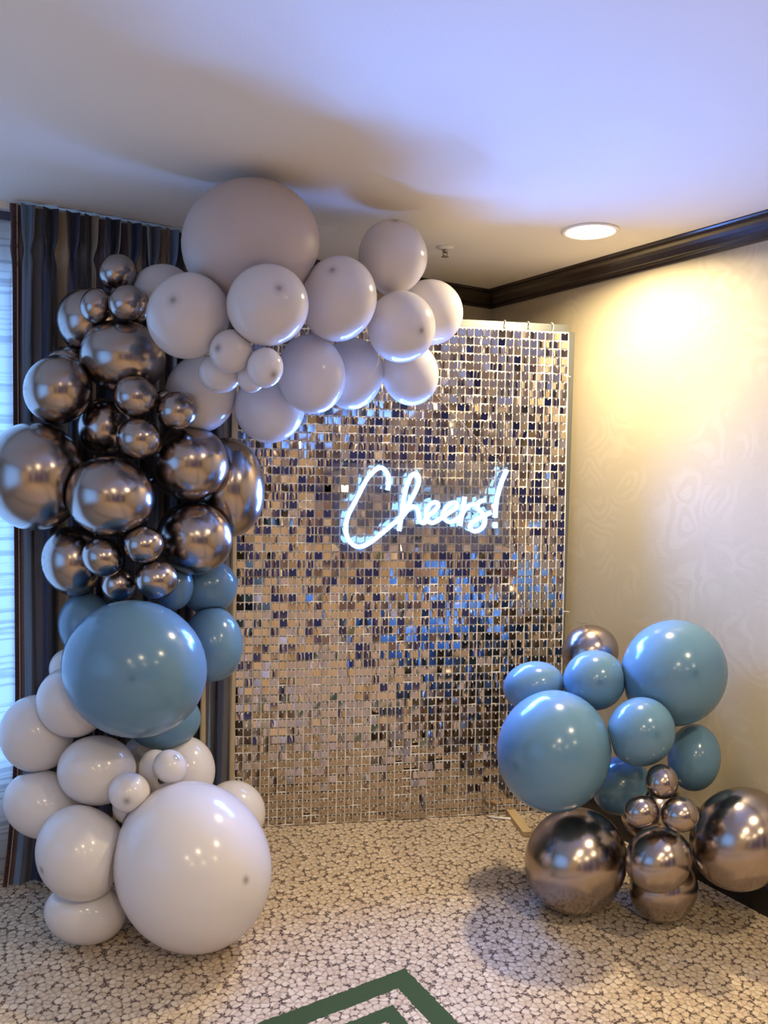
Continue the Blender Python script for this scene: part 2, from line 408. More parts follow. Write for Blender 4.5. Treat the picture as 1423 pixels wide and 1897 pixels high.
LABELS = {
    'W1': ('giant off-white balloon pressed against the ceiling on top of the garland', 'giant balloons'),
    'W2': ('white balloon with a dark tip under the giant ceiling balloon, next to the chrome ones', G1),
    'W3': ('white balloon with a faint dark tip directly below the giant ceiling balloon', G1),
    'W4': ('white balloon with a dark tip high on it, right beside the giant ceiling balloon', G1),
    'W5': ('upright egg-shaped white balloon topping the free end of the arm, nearest the sprinkler', G1),
    'W6': ('white balloon at the very tip of the arm, under the dark crown moulding corner', G1),
    'W7': ('white balloon with blue neon glow below, between the egg-shaped one and the sequins', G1),
    'W8': ('lowest white balloon at the free tip of the arm, over the sequin wall', G1),
    'W9': ('blue-tinted white balloon tucked behind its neighbours above the neon sign', G1),
    'W10': ('white balloon with small highlights beside the tucked-in blue-tinted one', G1),
    'W11': ('lowest white balloon hanging from the middle of the arm in front of the sequins', G1),
    'W12': ('white balloon wedged between the chrome column and the hanging white ones', G1),
    'W13': ('half-hidden white balloon against the curtain heading beside the giant one', G1),
    's1': ('small white balloon with a dark tip, upper one of the four-balloon clump', G2),
    's2': ('small white balloon of the four-balloon clump, under the upper one, next to the chrome column', G2),
    's3': ('small white balloon with a dark tip low on it in the four-balloon clump', G2),
    's4': ('smallest white balloon peeping from behind the four-balloon clump', G2),
    'c1': ('small chrome balloon standing highest, right in front of the curtain pleats', G4),
    'c2': ('small chrome balloon of the top trio resting on a larger chrome one near the curtain', G4),
    'c3': ('small chrome balloon of the top trio next to the white balloons', G4),
    'c3b': ('small chrome balloon mostly hidden behind the top trio', G4),
    'C4': ('chrome balloon behind the top trio of small ones, edged by blue window light', G3),
    'C5': ('wide chrome balloon just below the top trio of small ones', G3),
    'C6': ('chrome balloon above the huge chrome one, bright blue on its window side', G3),
    'C6b': ('chrome balloon hidden behind the one above the huge chrome balloon', G3),
    'c7': ('small chrome balloon, uppermost of the trio in the middle of the column', G4),
    'c8': ('small chrome balloon of the middle trio touching the white balloons', G4),
    'c8b': ('tiny chrome balloon hardly showing behind the middle trio', G4),
    'C9': ('chrome balloon half covered by the middle trio of small ones', G3),
    'c10': ('small chrome balloon, lowest of the trio in the middle of the column', G4),
    'C11': ('huge chrome balloon bulging out over the sheer window curtain', G3),
    'C12': ('tilted chrome balloon in the middle of the column beside the huge one', G3),
    'C13': ('round chrome balloon under the middle trio, beside the sequin wall', G3),
    'C14': ('long chrome balloon standing out behind the column over the sequins', G3),
    'C15': ('chrome balloon above the blue ones, on the sequin side of the column', G3),
    'C16': ('chrome balloon above the blue ones, on the curtain side of the column', G3),
    'c17': ('small chrome balloon of the lower four-balloon clump, in front of a larger chrome one', G4),
    'c18': ('small chrome balloon, highest of the lower four-balloon clump', G4),
    'c19': ('small chrome balloon at the bottom of the lower clump, touching the giant blue one', G4),
    'c20': ('small chrome balloon of the lower clump lying on top of the giant blue one', G4),
    'B1': ('giant dusty blue balloon in the middle of the tall column', G5),
    'B2': ('dark-shaded blue balloon behind the giant blue one on the curtain side', G5),
    'B3': ('blue balloon squeezed between the small chrome clump and its blue neighbour', G5),
    'B4': ('blue balloon under the lowest chrome one, against the sequin edge', G5),
    'B5': ('tall oval blue balloon beside the giant blue one, against the sequin edge', G5),
    'B6': ('flat blue balloon under the giant blue one, above the white ones', G5),
    'w1': ('white balloon under the giant blue one on the curtain side', G6),
    'w1b': ('mostly hidden white balloon behind the giant blue one near the curtain', G6),
    'w2': ('white balloon sticking out furthest over the sheer curtain, below the blue ones', G6),
    'w3': ('white balloon in front of the curtain hem side, two above the carpet', G6),
    'w4': ('shaded white balloon directly below the giant blue one', G6),
    'w5': ('large white balloon beside the giant white one, resting on a floor balloon', G6),
    'w6': ('squashed white balloon on the carpet beside the giant white one', G6),
    'w7': ('giant white balloon resting on the carpet', 'giant balloons'),
    'w8': ('small white balloon with a dark dot on top of the giant white one', G6),
    'w8b': ('small white balloon half hidden below the dotted small one', G6),
    'w9a': ('small upright white balloon behind the clear small one over the giant white balloon', G6),
    'w9b': ('small glossy white balloon just above the giant white one', G6),
    'w10': ('white balloon behind the small ones, next to the curtain stripes', G6),
    'w10b': ('white balloon hidden under the flat blue balloon', G6),
    'w11': ('white balloon peeping out behind the giant white one towards the sequins', G6),
    'r1': ('pale gold chrome balloon at the back of the floor cluster against the wallpaper', G8),
    'rb1': ('flat blue balloon of the floor cluster in front of the sequins', G7),
    'rb2': ('blue balloon in front of the pale gold one in the floor cluster', G7),
    'rb3': ('big blue balloon topping the floor cluster against the wallpaper', G7),
    'rb4': ('biggest blue balloon of the floor cluster, overhanging the carpet by the sequins', G7),
    'rb5': ('blue balloon with a dark tip between the two big ones of the floor cluster', G7),
    'rb6': ('dark-shaded blue balloon under the big one by the wallpaper', G7),
    'rb7': ('blue balloon in deep shade behind the small chrome trio', G7),
    'rc1': ('small chrome balloon, upper one of the floor cluster trio', G9),
    'rc2': ('small chrome balloon of the floor cluster trio, beside the biggest blue one', G9),
    'rc3': ('small chrome balloon of the floor cluster trio, beside the big wall chrome one', G9),
    'rc4': ('big chrome balloon on the carpet under the biggest blue one', G8),
    'rc5': ('chrome balloon directly below the floor cluster trio', G8),
    'rc6': ('chrome balloon on the carpet, half hidden below another chrome one', G8),
    'rc8': ('chrome balloon in deep shade behind the floor cluster trio', G8),
    'rc7': ('big chrome balloon leaning on the wall above the baseboard', G8),
}
# ---------------------------------------------------------------- the room
X0, Y1 = -4.7, -6.2                        # far walls of the room behind the camera
WX0, WX1, WZ0, WZ1 = -4.25, -2.02, 0.35, 2.20   # window opening in the back wall
def struct(name, mb, mat, smooth=False):
    return tag(mb.build(name, mat, None, smooth), kind='structure')
struct('floor', MB().box((X0 - .2, Y1 - .2, -.12), (.2, .2, 0)), M['carpet'])
struct('ceiling', MB().box((X0 - .2, Y1 - .2, H), (.2, .2, H + .12)), M['ceiling'])
struct('wall_right', MB().box((0, Y1 - .15, 0), (.15, .15, H)), M['paper'])
wb = MB()
wb.box((X0 - .15, 0, 0), (WX0, .15, H)); wb.box((WX1, 0, 0), (0, .15, H))
wb.box((WX0, 0, 0), (WX1, .15, WZ0)); wb.box((WX0, 0, WZ1), (WX1, .15, H))
struct('wall_back', wb, M['paper'])
SY0, SY1, SZ0, SZ1 = -3.2, -.8, .5, 2.2                # opening for the added window in the side wall
wl = MB(); wl.box((X0 - .15, Y1, 0), (X0, SY0, H)); wl.box((X0 - .15, SY1, 0), (X0, 0, H)); wl.box((X0 - .15, SY0, 0), (X0, SY1, SZ0)); wl.box((X0 - .15, SY0, SZ1), (X0, SY1, H))
struct('wall_left', wl, M['paper'])
struct('wall_front', MB().box((X0, Y1 - .15, 0), (0, Y1, H)), M['panel'])
for k, (xa, xb) in enumerate(((-4.55, -3.95), (-3.30, -2.50), (-2.10, -1.30), (-.85, -.2))):  # dark navy doors added out of view for the sequins to mirror
    struct('added_door_%d' % (k + 1), MB().box((xa, Y1, 0), (xb, Y1 + .03, 2.12)), M['navy'])
for k, (xa, xb) in enumerate(((-3.75, -3.45), (-1.15, -.95))):  # pale strips added between the doors as bright reflections for the sequins
    struct('trim_%d' % (k + 4), MB().box((xa, Y1, 0), (xb, Y1 + .02, 2.14)), M['cream'])
struct('trim_3', MB().box((X0, Y1, 2.14), (0, Y1 + .04, 2.26)), M['cream'])  # cream band over the doors, likewise added to be mirrored

def sweep(name, prof, along, a0, a1, mitre0=False, mat=None):
    """Moulding along the right wall ('y') or the back wall ('x'); prof = (distance from wall, z)."""
    v = []; n = len(prof)
    for end, mit in ((a0, mitre0), (a1, False)):
        for d, z in prof:
            e = end - d if mit else end
            v.append((-d, e, z) if along == 'y' else (e, -d, z))
    f = [(k, (k + 1) % n, n + (k + 1) % n, n + k) for k in range(n)] + [tuple(range(n))[::-1], tuple(range(n, 2 * n))]
    b = MB(); b.v = [Vector(p) for p in v]; b.f = f
    return struct(name, b, mat or M['wood'])
crown = [(0, H - .074), (.010, H - .074), (.012, H - .066), (.020, H - .064), (.020, H - .058), (.030, H - .054), (.034, H - .046), (.041, H - .034), (.052, H - .024),
         (.066, H - .018), (.072, H - .017), (.072, H - .011), (.082, H - .009), (.087, H - .004), (.087, H), (0, H)]
sweep('trim_1', crown, 'y', 0, Y1, True)
sweep('trim_2', crown, 'x', 0, -1.30, True)
base = [(0, 0), (.016, 0), (.016, .085), (.012, .10), (.008, .105), (.006, .115), (0, .118)]
sweep('baseboard_right', base, 'y', 0, Y1, True, M['base'])
sweep('baseboard_back', base, 'x', 0, X0, True, M['base'])

# window: frame bars, sill and panes
win = tag(empty('window_1', (0, 0, 0)), 'tall daylit window behind the sheer voile curtain', 'window', kind='structure')
MB().box((WX0, .03, WZ0), (WX0 + .05, .09, WZ1)).box((WX1 - .05, .03, WZ0), (WX1, .09, WZ1)).box((WX0, .03, WZ0), (WX1, .09, WZ0 + .05)).box((WX0, .03, WZ1 - .05), (WX1, .09, WZ1)).build('window_frame', M['trimw'], win)
MB().box((-3.16, .03, WZ0 + .05), (-3.11, .09, WZ1 - .05)).build('mullion', M['trimw'], win)
for a, c in ((WX0 + .05, -3.16), (-3.11, WX1 - .05)):
    MB().box((a, .055, WZ0 + .05), (c, .061, WZ1 - .05)).build('pane', M['glass'], win)

# striped curtain with pinch pleated heading
def curtain_surface(x0, x1, zt, zb, y0, lam, nu, nz, seed, stripe, head=.15, amp=.032, flare=0.0, flat=0.0):
    W = x1 - x0; v = []; uv = []; f = []
    for j in range(nz + 1):
        t = j / nz; z = zt + (zb - zt) * (t ** 1.2)
        hd = zt - z
        k = min(1, max(0, hd / head))                      # 0 top of heading, 1 pinch
        pin = math.exp(-((hd - head) / .028) ** 2)         # where the pleats are stitched together
        below = max(0.0, (hd - head)) / (zt - zb)
        for i in range(nu + 1):
            s = i / nu; x = x0 + W * s
            grow = min(1, below * 5)
            wob = .16 * noise.noise((x * 9, 0, seed)) + .30 * noise.noise((x * 4, z * .9, seed)) * grow
            q = x / lam + wob; fq = q - math.floor(q); c = math.cos(2 * math.pi * q)
            w = .5 + .5 * c
            ks = 1.0
            if flat: ks = .18 + .82 * min(1, max(0, (s - .02) / flat)) * min(1, max(0, (1 - s) / .12)); ks = ks + (1 - ks) * (1 - grow) * .8
            g3 = abs(math.sin(3 * math.pi * q)) ** .6      # three fingers of a pinch pleat
            a_head = amp * 1.45 * (.12 + .88 * w ** .6) * (.30 + .70 * g3) * (1 - .55 * pin)
            big = noise.noise((x * 7.0, z * .35, seed + 3))
            a_low = amp * 1.25 * (w ** 1.25) * (.8 + .7 * big) + .010 * noise.noise((x * 30, z * 1.1, seed + 9)) + .008 * abs(math.sin(2 * math.pi * q + 3 * big))
            mixk = min(1, max(0, (hd - head * .92) / .12)); mixk = mixk * mixk * (3 - 2 * mixk)
            a = (a_head * (1 - mixk) + a_low * mixk) * ks
            xx = x + (.016 * math.sin(4 * math.pi * q) * (1 - .5 * k) - .009 * pin * math.sin(2 * math.pi * q)) * ks
            if i in (0, nu): xx = x
            xx -= flare * max(0, below - .62) ** 2 * (1 - s)
            v.append((xx, y0 - a, z)); uv.append((stripe(s), t))
    n = nu + 1
    for j in range(nz):
        for i in range(nu):
            f.append((j * n + i, (j + 1) * n + i, (j + 1) * n + i + 1, j * n + i + 1))
    me = mesh('cloth', v, f, True)
    ul = me.uv_layers.new(name='UVMap')
    for lo in me.loops: ul.data[lo.index].uv = uv[lo.vertex_index]
    return me, v, n
added_win = tag(empty('added_window_2', (0, 0, 0)), 'added unseen daylit window in the side wall behind a sheer', 'window', kind='structure')  # unseen window added to bring blue light and reflections from the left
wf = MB()
for ya, yb, za, zb in ((SY0, SY0 + .05, SZ0, SZ1), (SY1 - .05, SY1, SZ0, SZ1), (SY0, SY1, SZ0, SZ0 + .05), (SY0, SY1, SZ1 - .05, SZ1)): wf.box((X0 - .1, ya, za), (X0 - .04, yb, zb))
wf.build('window_frame', M['trimw'], added_win)
for ya, yb in ((SY0 + .05, -2.02), (-1.98, SY1 - .05)): MB().box((X0 - .073, ya, SZ0 + .05), (X0 - .067, yb, SZ1 - .05)).build('pane', M['glass'], added_win)
MB().box((X0 - .1, -2.02, SZ0 + .05), (X0 - .04, -1.98, SZ1 - .05)).build('mullion', M['trimw'], added_win)
me, _, _ = curtain_surface(-3.35, -.65, H - .03, .02, -.06, .12, 300, 40, 17, lambda s: s, head=.15, amp=.03)
me.transform(Matrix(((0, -1, 0, X0), (1, 0, 0, 0), (0, 0, 1, 0), (0, 0, 0, 1))))
s2 = tag(empty('sheer_curtain', (X0 + .1, -2.0, 0)), 'unseen sheer voile curtain drawn across the added side wall window', 'curtain')  # sheer added to soften the invented window's reflection in the chrome
me.transform(Matrix.Translation((-X0 - .1, 2.0, 0))); obj('cloth', me, M['sheer'], s2)
# curtain track under the ceiling
tr = MB().box((X0 + .05, -.150, H - .024), (-1.36, -.128, H)).build('curtain_track', M['trimw'])
tag(tr, 'thin cream ceiling track above the striped curtain', 'curtain track')

cur = tag(empty('striped_curtain', (-1.8, -.2, 0)), 'dark striped taffeta curtain with pinch pleats behind the balloon column', 'curtain')
inv = Vector((1.8, .2, 0))
def stripes(s): return s / .24 if s < .24 else (1 + (s - .24) * 6.5 / .66 if s < .90 else (7.47 if s < .935 else (7.32 if s < .968 else 7.78)))
me, cv, cn = curtain_surface(-2.213, -1.405, H - .012, .012, -.172, .070, 800, 90, 3, stripes, flare=.45, amp=.034, flat=.26)
me.transform(Matrix.Translation(inv)); obj('cloth', me, M['curtain'], cur)
edge = [Vector(cv[j * cn]) for j in range(0, 91)]
eb = MB(); n0 = 0
for p in edge: eb.v += [p + inv + Vector((-.004, -.004, 0)), p + inv + Vector((.012, -.006, 0)), p + inv + Vector((.012, -.002, 0)), p + inv + Vector((-.004, 0, 0))]
for j in range(90):
    a = 4 * j
    for k in range(4): eb.f.append((a + k, a + (k + 1) % 4, a + 4 + (k + 1) % 4, a + 4 + k))
eb.f += [(0, 1, 2, 3), (363, 362, 361, 360)]
br = eb.build('braid_trim', M['braid'], cur); br['label'] = 'dark red braid along the leading edge'
MB().tube([p + inv + Vector((.011, -.008, 0)) for p in edge], .0022, 6).build('piping', M['cord'], br)
bd = MB(); zz = .03; 
while zz < H - .05:
    j = min(range(91), key=lambda q: abs(edge[q].z - zz)); p = edge[j] + inv
    p = Vector((p.x + .003, p.y - .007, zz)); bd.box(p - Vector((.0035, .002, .0045)), p + Vector((.0035, .002, .0045))); zz += .017
tag(bd.build('beading', M['bead'], br), kind='stuff')

sh = tag(empty('sheer_curtain', (-3.2, -.1, 0)), 'pale crinkled sheer voile curtain hanging in front of the bright window', 'curtain')
inv2 = Vector((3.2, .1, 0))
me, sv, sn = curtain_surface(-4.5, -2.150, H - .03, .014, -.085, .115, 460, 60, 11, lambda s: s, head=.17, amp=.030)
me.transform(Matrix.Translation(inv2)); obj('cloth', me, M['sheer'], sh)
MB().box((-4.5, -.125, H - .055), (-2.16, -.118, H - .026), Matrix.Translation(inv2)).build('heading_tape', simple('voile_tape', lin('55586c'), .8), sh)

# ---------------------------------------------------------------- ceiling fittings
def downlight(x, y, label, power=DOWN, spread=160):
    t = tag(empty('recessed_downlight', (x, y, H)), label, 'ceiling light', 'recessed downlights')
    I = Matrix.Identity(4)
    MB().lathe([(.088, 0), (.104, 0), (.104, -.004), (.098, -.007), (.090, -.006), (.086, -.001), (.088, 0)], I, 40).build('trim_ring', M['trimw'], t, True)
    b = MB(); b.lathe([(.0001, -.0045), (.087, -.0045), (.088, -.001)], I, 40); b.build('lens', M['lens'], t)
    ld = bpy.data.lights.new('downlight_lamp', 'AREA'); ld.shape = 'DISK'; ld.size = .13; ld.energy = power; ld.color = (1.0, 0.82, 0.52); ld.spread = math.radians(spread)
    lo = bpy.data.objects.new('lamp', ld); COL.objects.link(lo); lo.parent = t; lo.location = (0, 0, -.012)
    return t
downlight(-.382, -1.042, 'lit round recessed downlight above the grey and blue floor cluster beside the crown moulding', 25.0, 162)
for x, y in ((-.75, -2.9), (-2.35, -3.5), (-3.75, -4.1), (-.8, -4.9), (-2.3, -5.6), (-3.9, -5.6)):
    downlight(x, y, 'lit round recessed downlight in the ceiling towards the panelled wall')
sp = tag(empty('sprinkler_head', (-.689, -.561, H)), 'small metal fire sprinkler head on the ceiling', 'sprinkler')
MB().lathe([(.0001, 0), (.034, 0), (.034, -.003), (.026, -.008), (.012, -.010), (.0001, -.010)], Matrix.Identity(4), 24).build('escutcheon', M['trimw'], sp, True)
MB().lathe([(.011, -.008), (.011, -.018), (.007, -.022), (.0001, -.022)], Matrix.Identity(4), 12).build('nozzle', M['brass'], sp, True)
a = MB(); a.tube([(-.010, 0, -.016), (-.011, 0, -.028), (0, 0, -.036)], .0025, 6); a.tube([(.010, 0, -.016), (.011, 0, -.028), (0, 0, -.036)], .0025, 6); a.build('yoke', M['brass'], sp)
MB().lathe([(.0001, -.035), (.015, -.036), (.015, -.038), (.0001, -.039)], Matrix.Identity(4), 16).build('deflector', M['brass'], sp)
cp = tag(empty('cover_plate', (-1.184, -.459, H)), 'small cream square cover plate on the ceiling beside the giant balloon', 'cover plate')
b = MB().box((-.055, -.055, -.004), (.055, .055, 0)); b.build('plate', M['ceiling'], cp)
MB().lathe([(.0001, -.005), (.006, -.005), (.006, -.003)], Matrix.Translation((-.028, .0, 0)), 10).build('sensor_hole', M['black'], cp)

# ---------------------------------------------------------------- sequin backdrop
PA = Vector((-1.245, -.174, 0)); PD = Vector((.92872, -.37079, 0)).normalized(); PN = Vector((PD.y, -PD.x, 0))
if (CAM - PA).dot(PN) < 0: PN = -PN
S0, WID, NC, NR = -.149, 1.400, 40, 60
ZB, ZT = .006, 2.116
def psurf(s, z, off=0.0): return PA + PD * s + PN * off + Vector((0, 0, z))
def cell(ci, ri):                          # ri from the top
    z = ZT - (ri + .5) * (ZT - ZB) / NR
    w = WID + .030 * (1 - z / ZT)
    return S0 + (ci + .5) * w / NC, z, w / NC
def wav(s, z): return .004 * noise.noise((s * 3, z * 3, 1.7))
bk = tag(empty('sequin_backdrop', PA + PD * .55), 'tall champagne mirror sequin wall on a steel frame behind the neon sign', 'backdrop')
binv = -(PA + PD * .55)
def pb(mb, name, mat, par=None, smooth=False):
    mb.v = [v + binv for v in mb.v]; return mb.build(name, mat, par or bk, smooth)
PM = Matrix(((PD.x, PN.x, 0, PA.x), (PD.y, PN.y, 0, PA.y), (0, 0, 1, 0), (0, 0, 0, 1)))   # panel frame: s, towards camera, z
pb(MB().box((S0 - .01, -.045, 2.122), (S0 + WID + .004, -.012, 2.152), PM), 'top_rail', M['steel'])
pb(MB().box((S0 + WID + .006, -.045, 0), (S0 + WID + .036, -.015, 2.122), PM), 'post', M['steel'])
pb(MB().box((S0 - .012, -.045, 0), (S0 + .018, -.015, 2.122), PM), 'post', M['steel'])
pb(MB().box((S0 + .02, -.045, .02), (S0 + WID + .004, -.02, .05), PM), 'bottom_rail', M['steel'])
pb(MB().box((1.035, -.30, 0), (1.075, .22, .022), PM), 'foot', M['board'])
pb(MB().box((-.09, -.05, 0), (-.05, .16, .022), PM), 'foot', M['board'])
for (x, y, hh) in ((937, 606, .030), (981, 604, .044), (1025, 608, .022), (800, 600, .03), (1046, 1133, .012), (1048, 697, .012)):
    P = on_plane(x, y, PN, PA.dot(PN)); s = (P - PA).dot(PD); z = P.z
    if z > 2.0 and x < 1040:
        ring = [psurf(s, 2.137 + .022 * math.cos(q), -.028 + .030 * math.sin(q)) for q in [k * math.pi / 8 for k in range(17)]]
        t = MB().tube(ring, .0026, 6); t.tube([psurf(s, 2.118, 0), psurf(s + .002, 2.118 - hh * .5, .003)], .0026, 6); pb(t, 'cable_tie', M['plastic'])
    else:
        t = MB().tube([psurf(s - .004, z, 0), psurf(s + .012, z + .001, .002), psurf(s + .022, z - .002, 0)], .0022, 6); pb(t, 'cable_tie', M['plastic'])
# clear lattice, one sheet for each 10 x 10 sequins
for pr in range(6):
    for pc in range(4):
        g = MB()
        for k in range(11):
            c0 = pc * 10 + k
            pts = []
            for rr in (0, 3.33, 6.67, 10):
                z = ZT - (pr * 10 + rr) * (ZT - ZB) / NR; w = WID + .030 * (1 - z / ZT); s = S0 + c0 * w / NC
                pts.append((s, z, wav(s, z)))
            hw = .0036 if k in (0, 10) else .0031
            for (s, z, o), (s2, z2, o2) in zip(pts, pts[1:]):
                n = len(g.v); g.v += [psurf(s - hw, z, o - .001), psurf(s + hw, z, o - .001), psurf(s2 + hw, z2, o2 - .001), psurf(s2 - hw, z2, o2 - .001)]; g.f.append((n, n + 1, n + 2, n + 3))
        for k in range(11):
            z = ZT - (pr * 10 + k) * (ZT - ZB) / NR; w = WID + .030 * (1 - z / ZT)
            pts = []
            for cc in (0, 2, 4, 6, 8, 10):
                s = S0 + (pc * 10 + cc) * w / NC; dz = .0016 * noise.noise((s * 9, z * 7, 5)) ; pts.append((s, z + dz, wav(s, z)))
            hw = .0031
            for (s, z1, o), (s2, z2, o2) in zip(pts, pts[1:]):
                n = len(g.v); g.v += [psurf(s, z1 - hw, o - .0005), psurf(s2, z2 - hw, o2 - .0005), psurf(s2, z2 + hw, o2 - .0005), psurf(s, z1 + hw, o - .0005)]; g.f.append((n, n + 1, n + 2, n + 3))
        pb(g, 'grid_sheet', M['grid'])
# sequins
def tile_mesh(bow, name):
    hw, hh, th = .0146, .0145, .0004
    v = []; f = []; nx = 4
    xs = [-hw + 2 * hw * i / nx for i in range(nx + 1)]
    for y in (th, -th):
        for z in (hh, -hh):
            for i, x in enumerate(xs):
                zz = z - (.004 if (z > 0 and i == nx // 2) else 0)        # hanging notch in the top edge
                v.append((x, y + bow * ((x / hw) ** 2 - .4) + (bow * .8 if z < 0 else 0), zz))
    n = nx + 1
    for i in range(nx):
        f.append((i, n + i, n + i + 1, i + 1)); f.append((2 * n + i, 2 * n + i + 1, 3 * n + i + 1, 3 * n + i))
        f.append((i, i + 1, 2 * n + i + 1, 2 * n + i)); f.append((n + i, 3 * n + i, 3 * n + i + 1, n + i + 1))
    f.append((0, 2 * n, 3 * n, n)); f.append((nx, n + nx, 3 * n + nx, 2 * n + nx))
    b = MB(); b.v = [Vector(p) for p in v]; b.f = f
    me = mesh(name, b.v, b.f); bm = bmesh.new(); bm.from_mesh(me); bmesh.ops.recalc_face_normals(bm, faces=bm.faces); bm.to_mesh(me); bm.free()
    me.materials.append(M['tile']); return me
TM = [tile_mesh(bw, 'sequin') for bw in (0.0, .0006, -.0006, .0012)]
TV = [([v.co.copy() for v in t.vertices], [tuple(p.vertices) for p in t.polygons]) for t in TM]
BAL = [l.split() for l in BALLOONS.strip().splitlines()]
def covered(x, y):
    for r in BAL:
        cx, cy, rx, ry = map(float, r[1:5])
        if ((x - cx) / rx) ** 2 + ((y - cy) / ry) ** 2 < 1: return True
    return False
rt = random.Random(21); tiles = []; pair = None
for ri in range(NR):
    ci = 0; pair = None
    for ci in range(NC):
        s, z, pw = cell(ci, ri)
        big = noise.noise((s * 2.2, z * 2.0, 4.1)); big2 = noise.noise((s * 2.4, z * 2.6, 8.3))
        if pair:
            yaw, pit, rl = pair; yaw += rt.gauss(0, 1.2); pit += rt.gauss(0, 1.0); pair = None
        else:
            yaw = 6.0 * big + rt.gauss(0, 5.0); pit = 3.5 * big2 + rt.gauss(0, 4.0); rl = rt.gauss(0, 1.2)
            if rt.random() < .05: yaw += rt.choice((-1, 1)) * rt.uniform(12, 24)
            if rt.random() < .03: pit += rt.uniform(8, 20)
            if rt.random() < .02: rl += rt.choice((-1, 1)) * rt.uniform(6, 14)
            if rt.random() < .16: pair = (yaw, pit, -rl)
        fray = max(0, (.62 - z) / .62)                     # the lowest rows hang unevenly
        yaw += rt.gauss(0, 4 * fray); pit += rt.gauss(0, 4 * fray); rl += rt.gauss(0, 2.0 * fray)
        off = .0035 + wav(s, z)
        Rz = Matrix.Rotation(math.radians(yaw), 4, 'Z') @ Matrix.Rotation(math.radians(-abs(pit) if pit > 9 else pit), 4, 'X') @ Matrix.Rotation(math.radians(rl), 4, 'Y')
        hang = Matrix.Translation((0, 0, .0135))
        Mx = PM @ Matrix.Translation((s, off, z - .0015)) @ hang @ Rz @ hang.inverted() @ Matrix.Diagonal((pw / .035, 1, 1, 1))
        P = Mx.translation; px, py = project(P)
        tiles.append(((P - CAM).length, covered(px, py), rt.choice((0, 0, 1, 2, 3)), Mx, s, z, off))
order = sorted(range(len(tiles)), key=lambda i: (tiles[i][1], tiles[i][0]))
single = set(order[:300]); rest = MB(); hooks = MB()
Tb = Matrix.Translation(binv)
for i, (d, cov, var, Mx, s, z, off) in enumerate(tiles):
    if i in single:
        o = obj('sequin', TM[var], None, bk); o.matrix_local = Tb @ Mx
    else:
        vs_, fs_ = TV[var]; n = len(rest.v)
        rest.v += [Mx @ p for p in vs_]; rest.f += [tuple(n + k for k in q) for q in fs_]
    hooks.box((s - .0022, off - .001, z + .0085), (s + .0022, off + .0035, z + .0150), PM)
tag(pb(rest, 'sequins', M['tile']), kind='stuff')
tag(pb(hooks, 'hooks', M['plastic']), kind='stuff')

# ---------------------------------------------------------------- neon sign
SOFF = .060
def sp2(x, y, off=SOFF):
    return on_plane(x, y, PN, PA.dot(PN) + off)
def c5(p): return (640 + p[0] / 8.894, 840 + p[1] / 8.894)
def c1(p): return (760 + p[0] / 7.906, 905 + p[1] / 7.906)
def c2(p): return (590 + p[0] / 3.846, 840 + p[1] / 3.846)
STROKES = [
    ('letter_c', [c5(p) for p in ((692, 605), (714, 500), (708, 400), (680, 312), (632, 254), (576, 236), (508, 262), (428, 334), (350, 432), (278, 562), (208, 702), (130, 852), (62, 982), (22, 1100), (8, 1222), (20, 1340), (62, 1438), (130, 1508), (212, 1538), (302, 1524), (402, 1470), (520, 1382), (642, 1282), (760, 1182), (860, 1098), (930, 1030))]),
    ('letter_h', [c5(p) for p in ((885, 1278), (912, 1110), (936, 950), (960, 780), (990, 620), (1038, 460), (1096, 362), (1150, 334), (1198, 368), (1212, 450), (1184, 560), (1122, 692), (1042, 834), (968, 968))] ),
    ('letter_h_arch', [c5(p) for p in ((935, 1050), (985, 980), (1044, 918), (1108, 878), (1166, 890), (1200, 956), (1210, 1044), (1232, 1118), (1276, 1146), (1322, 1126), (1352, 1080))]),
    ('letter_e', [c1(p) for p in ((205, 505), (236, 432), (296, 378), (362, 322), (408, 262), (400, 214), (356, 202), (302, 228), (258, 284), (234, 352), (238, 430), (272, 486), (330, 502), (400, 470), (470, 424))]),
    ('letter_e', [c1(p) for p in ((470, 424), (540, 376), (606, 330), (668, 284), (688, 234), (658, 206), (596, 218), (542, 262), (504, 324), (494, 398), (520, 456), (572, 488), (640, 478), (700, 440), (752, 388))]),
    ('letter_r', [c1(p) for p in ((800, 122), (786, 230), (766, 340), (746, 450), (728, 548))]),
    ('letter_r_arm', [c1(p) for p in ((752, 420), (776, 350), (822, 290), (880, 246), (952, 222))]),
    ('letter_s', [c1(p) for p in ((1110, 170), (1052, 180), (1002, 212), (986, 262), (1010, 312), (1056, 362), (1090, 422), (1094, 500), (1060, 570), (990, 618), (922, 622), (882, 580), (892, 522), (950, 470), (1030, 424), (1110, 386), (1190, 346))]),
    ('exclamation_stroke', [c2(p) for p in ((1345, 115), (1312, 190), (1286, 270), (1268, 352), (1260, 458))]),
    ('exclamation_dot', [c2(p) for p in ((1260, 492), (1261, 512), (1262, 532))]),
]
sc_ = sp2(785, 940)
sg = tag(empty('neon_sign', sc_), 'glowing white neon sign reading Cheers! on clear acrylic hung before the sequins', 'neon sign')
def catmull(P, n=5):
    out = []
    for i in range(len(P) - 1):
        p0, p1, p2, p3 = P[max(i - 1, 0)], P[i], P[i + 1], P[min(i + 2, len(P) - 1)]
        for k in range(n):
            t = k / n
            out.append(.5 * ((2 * p1) + (p2 - p0) * t + (2 * p0 - 5 * p1 + 4 * p2 - p3) * t * t + (3 * p1 - p0 - 3 * p2 + p3) * t ** 3))
    out.append(P[-1]); return out
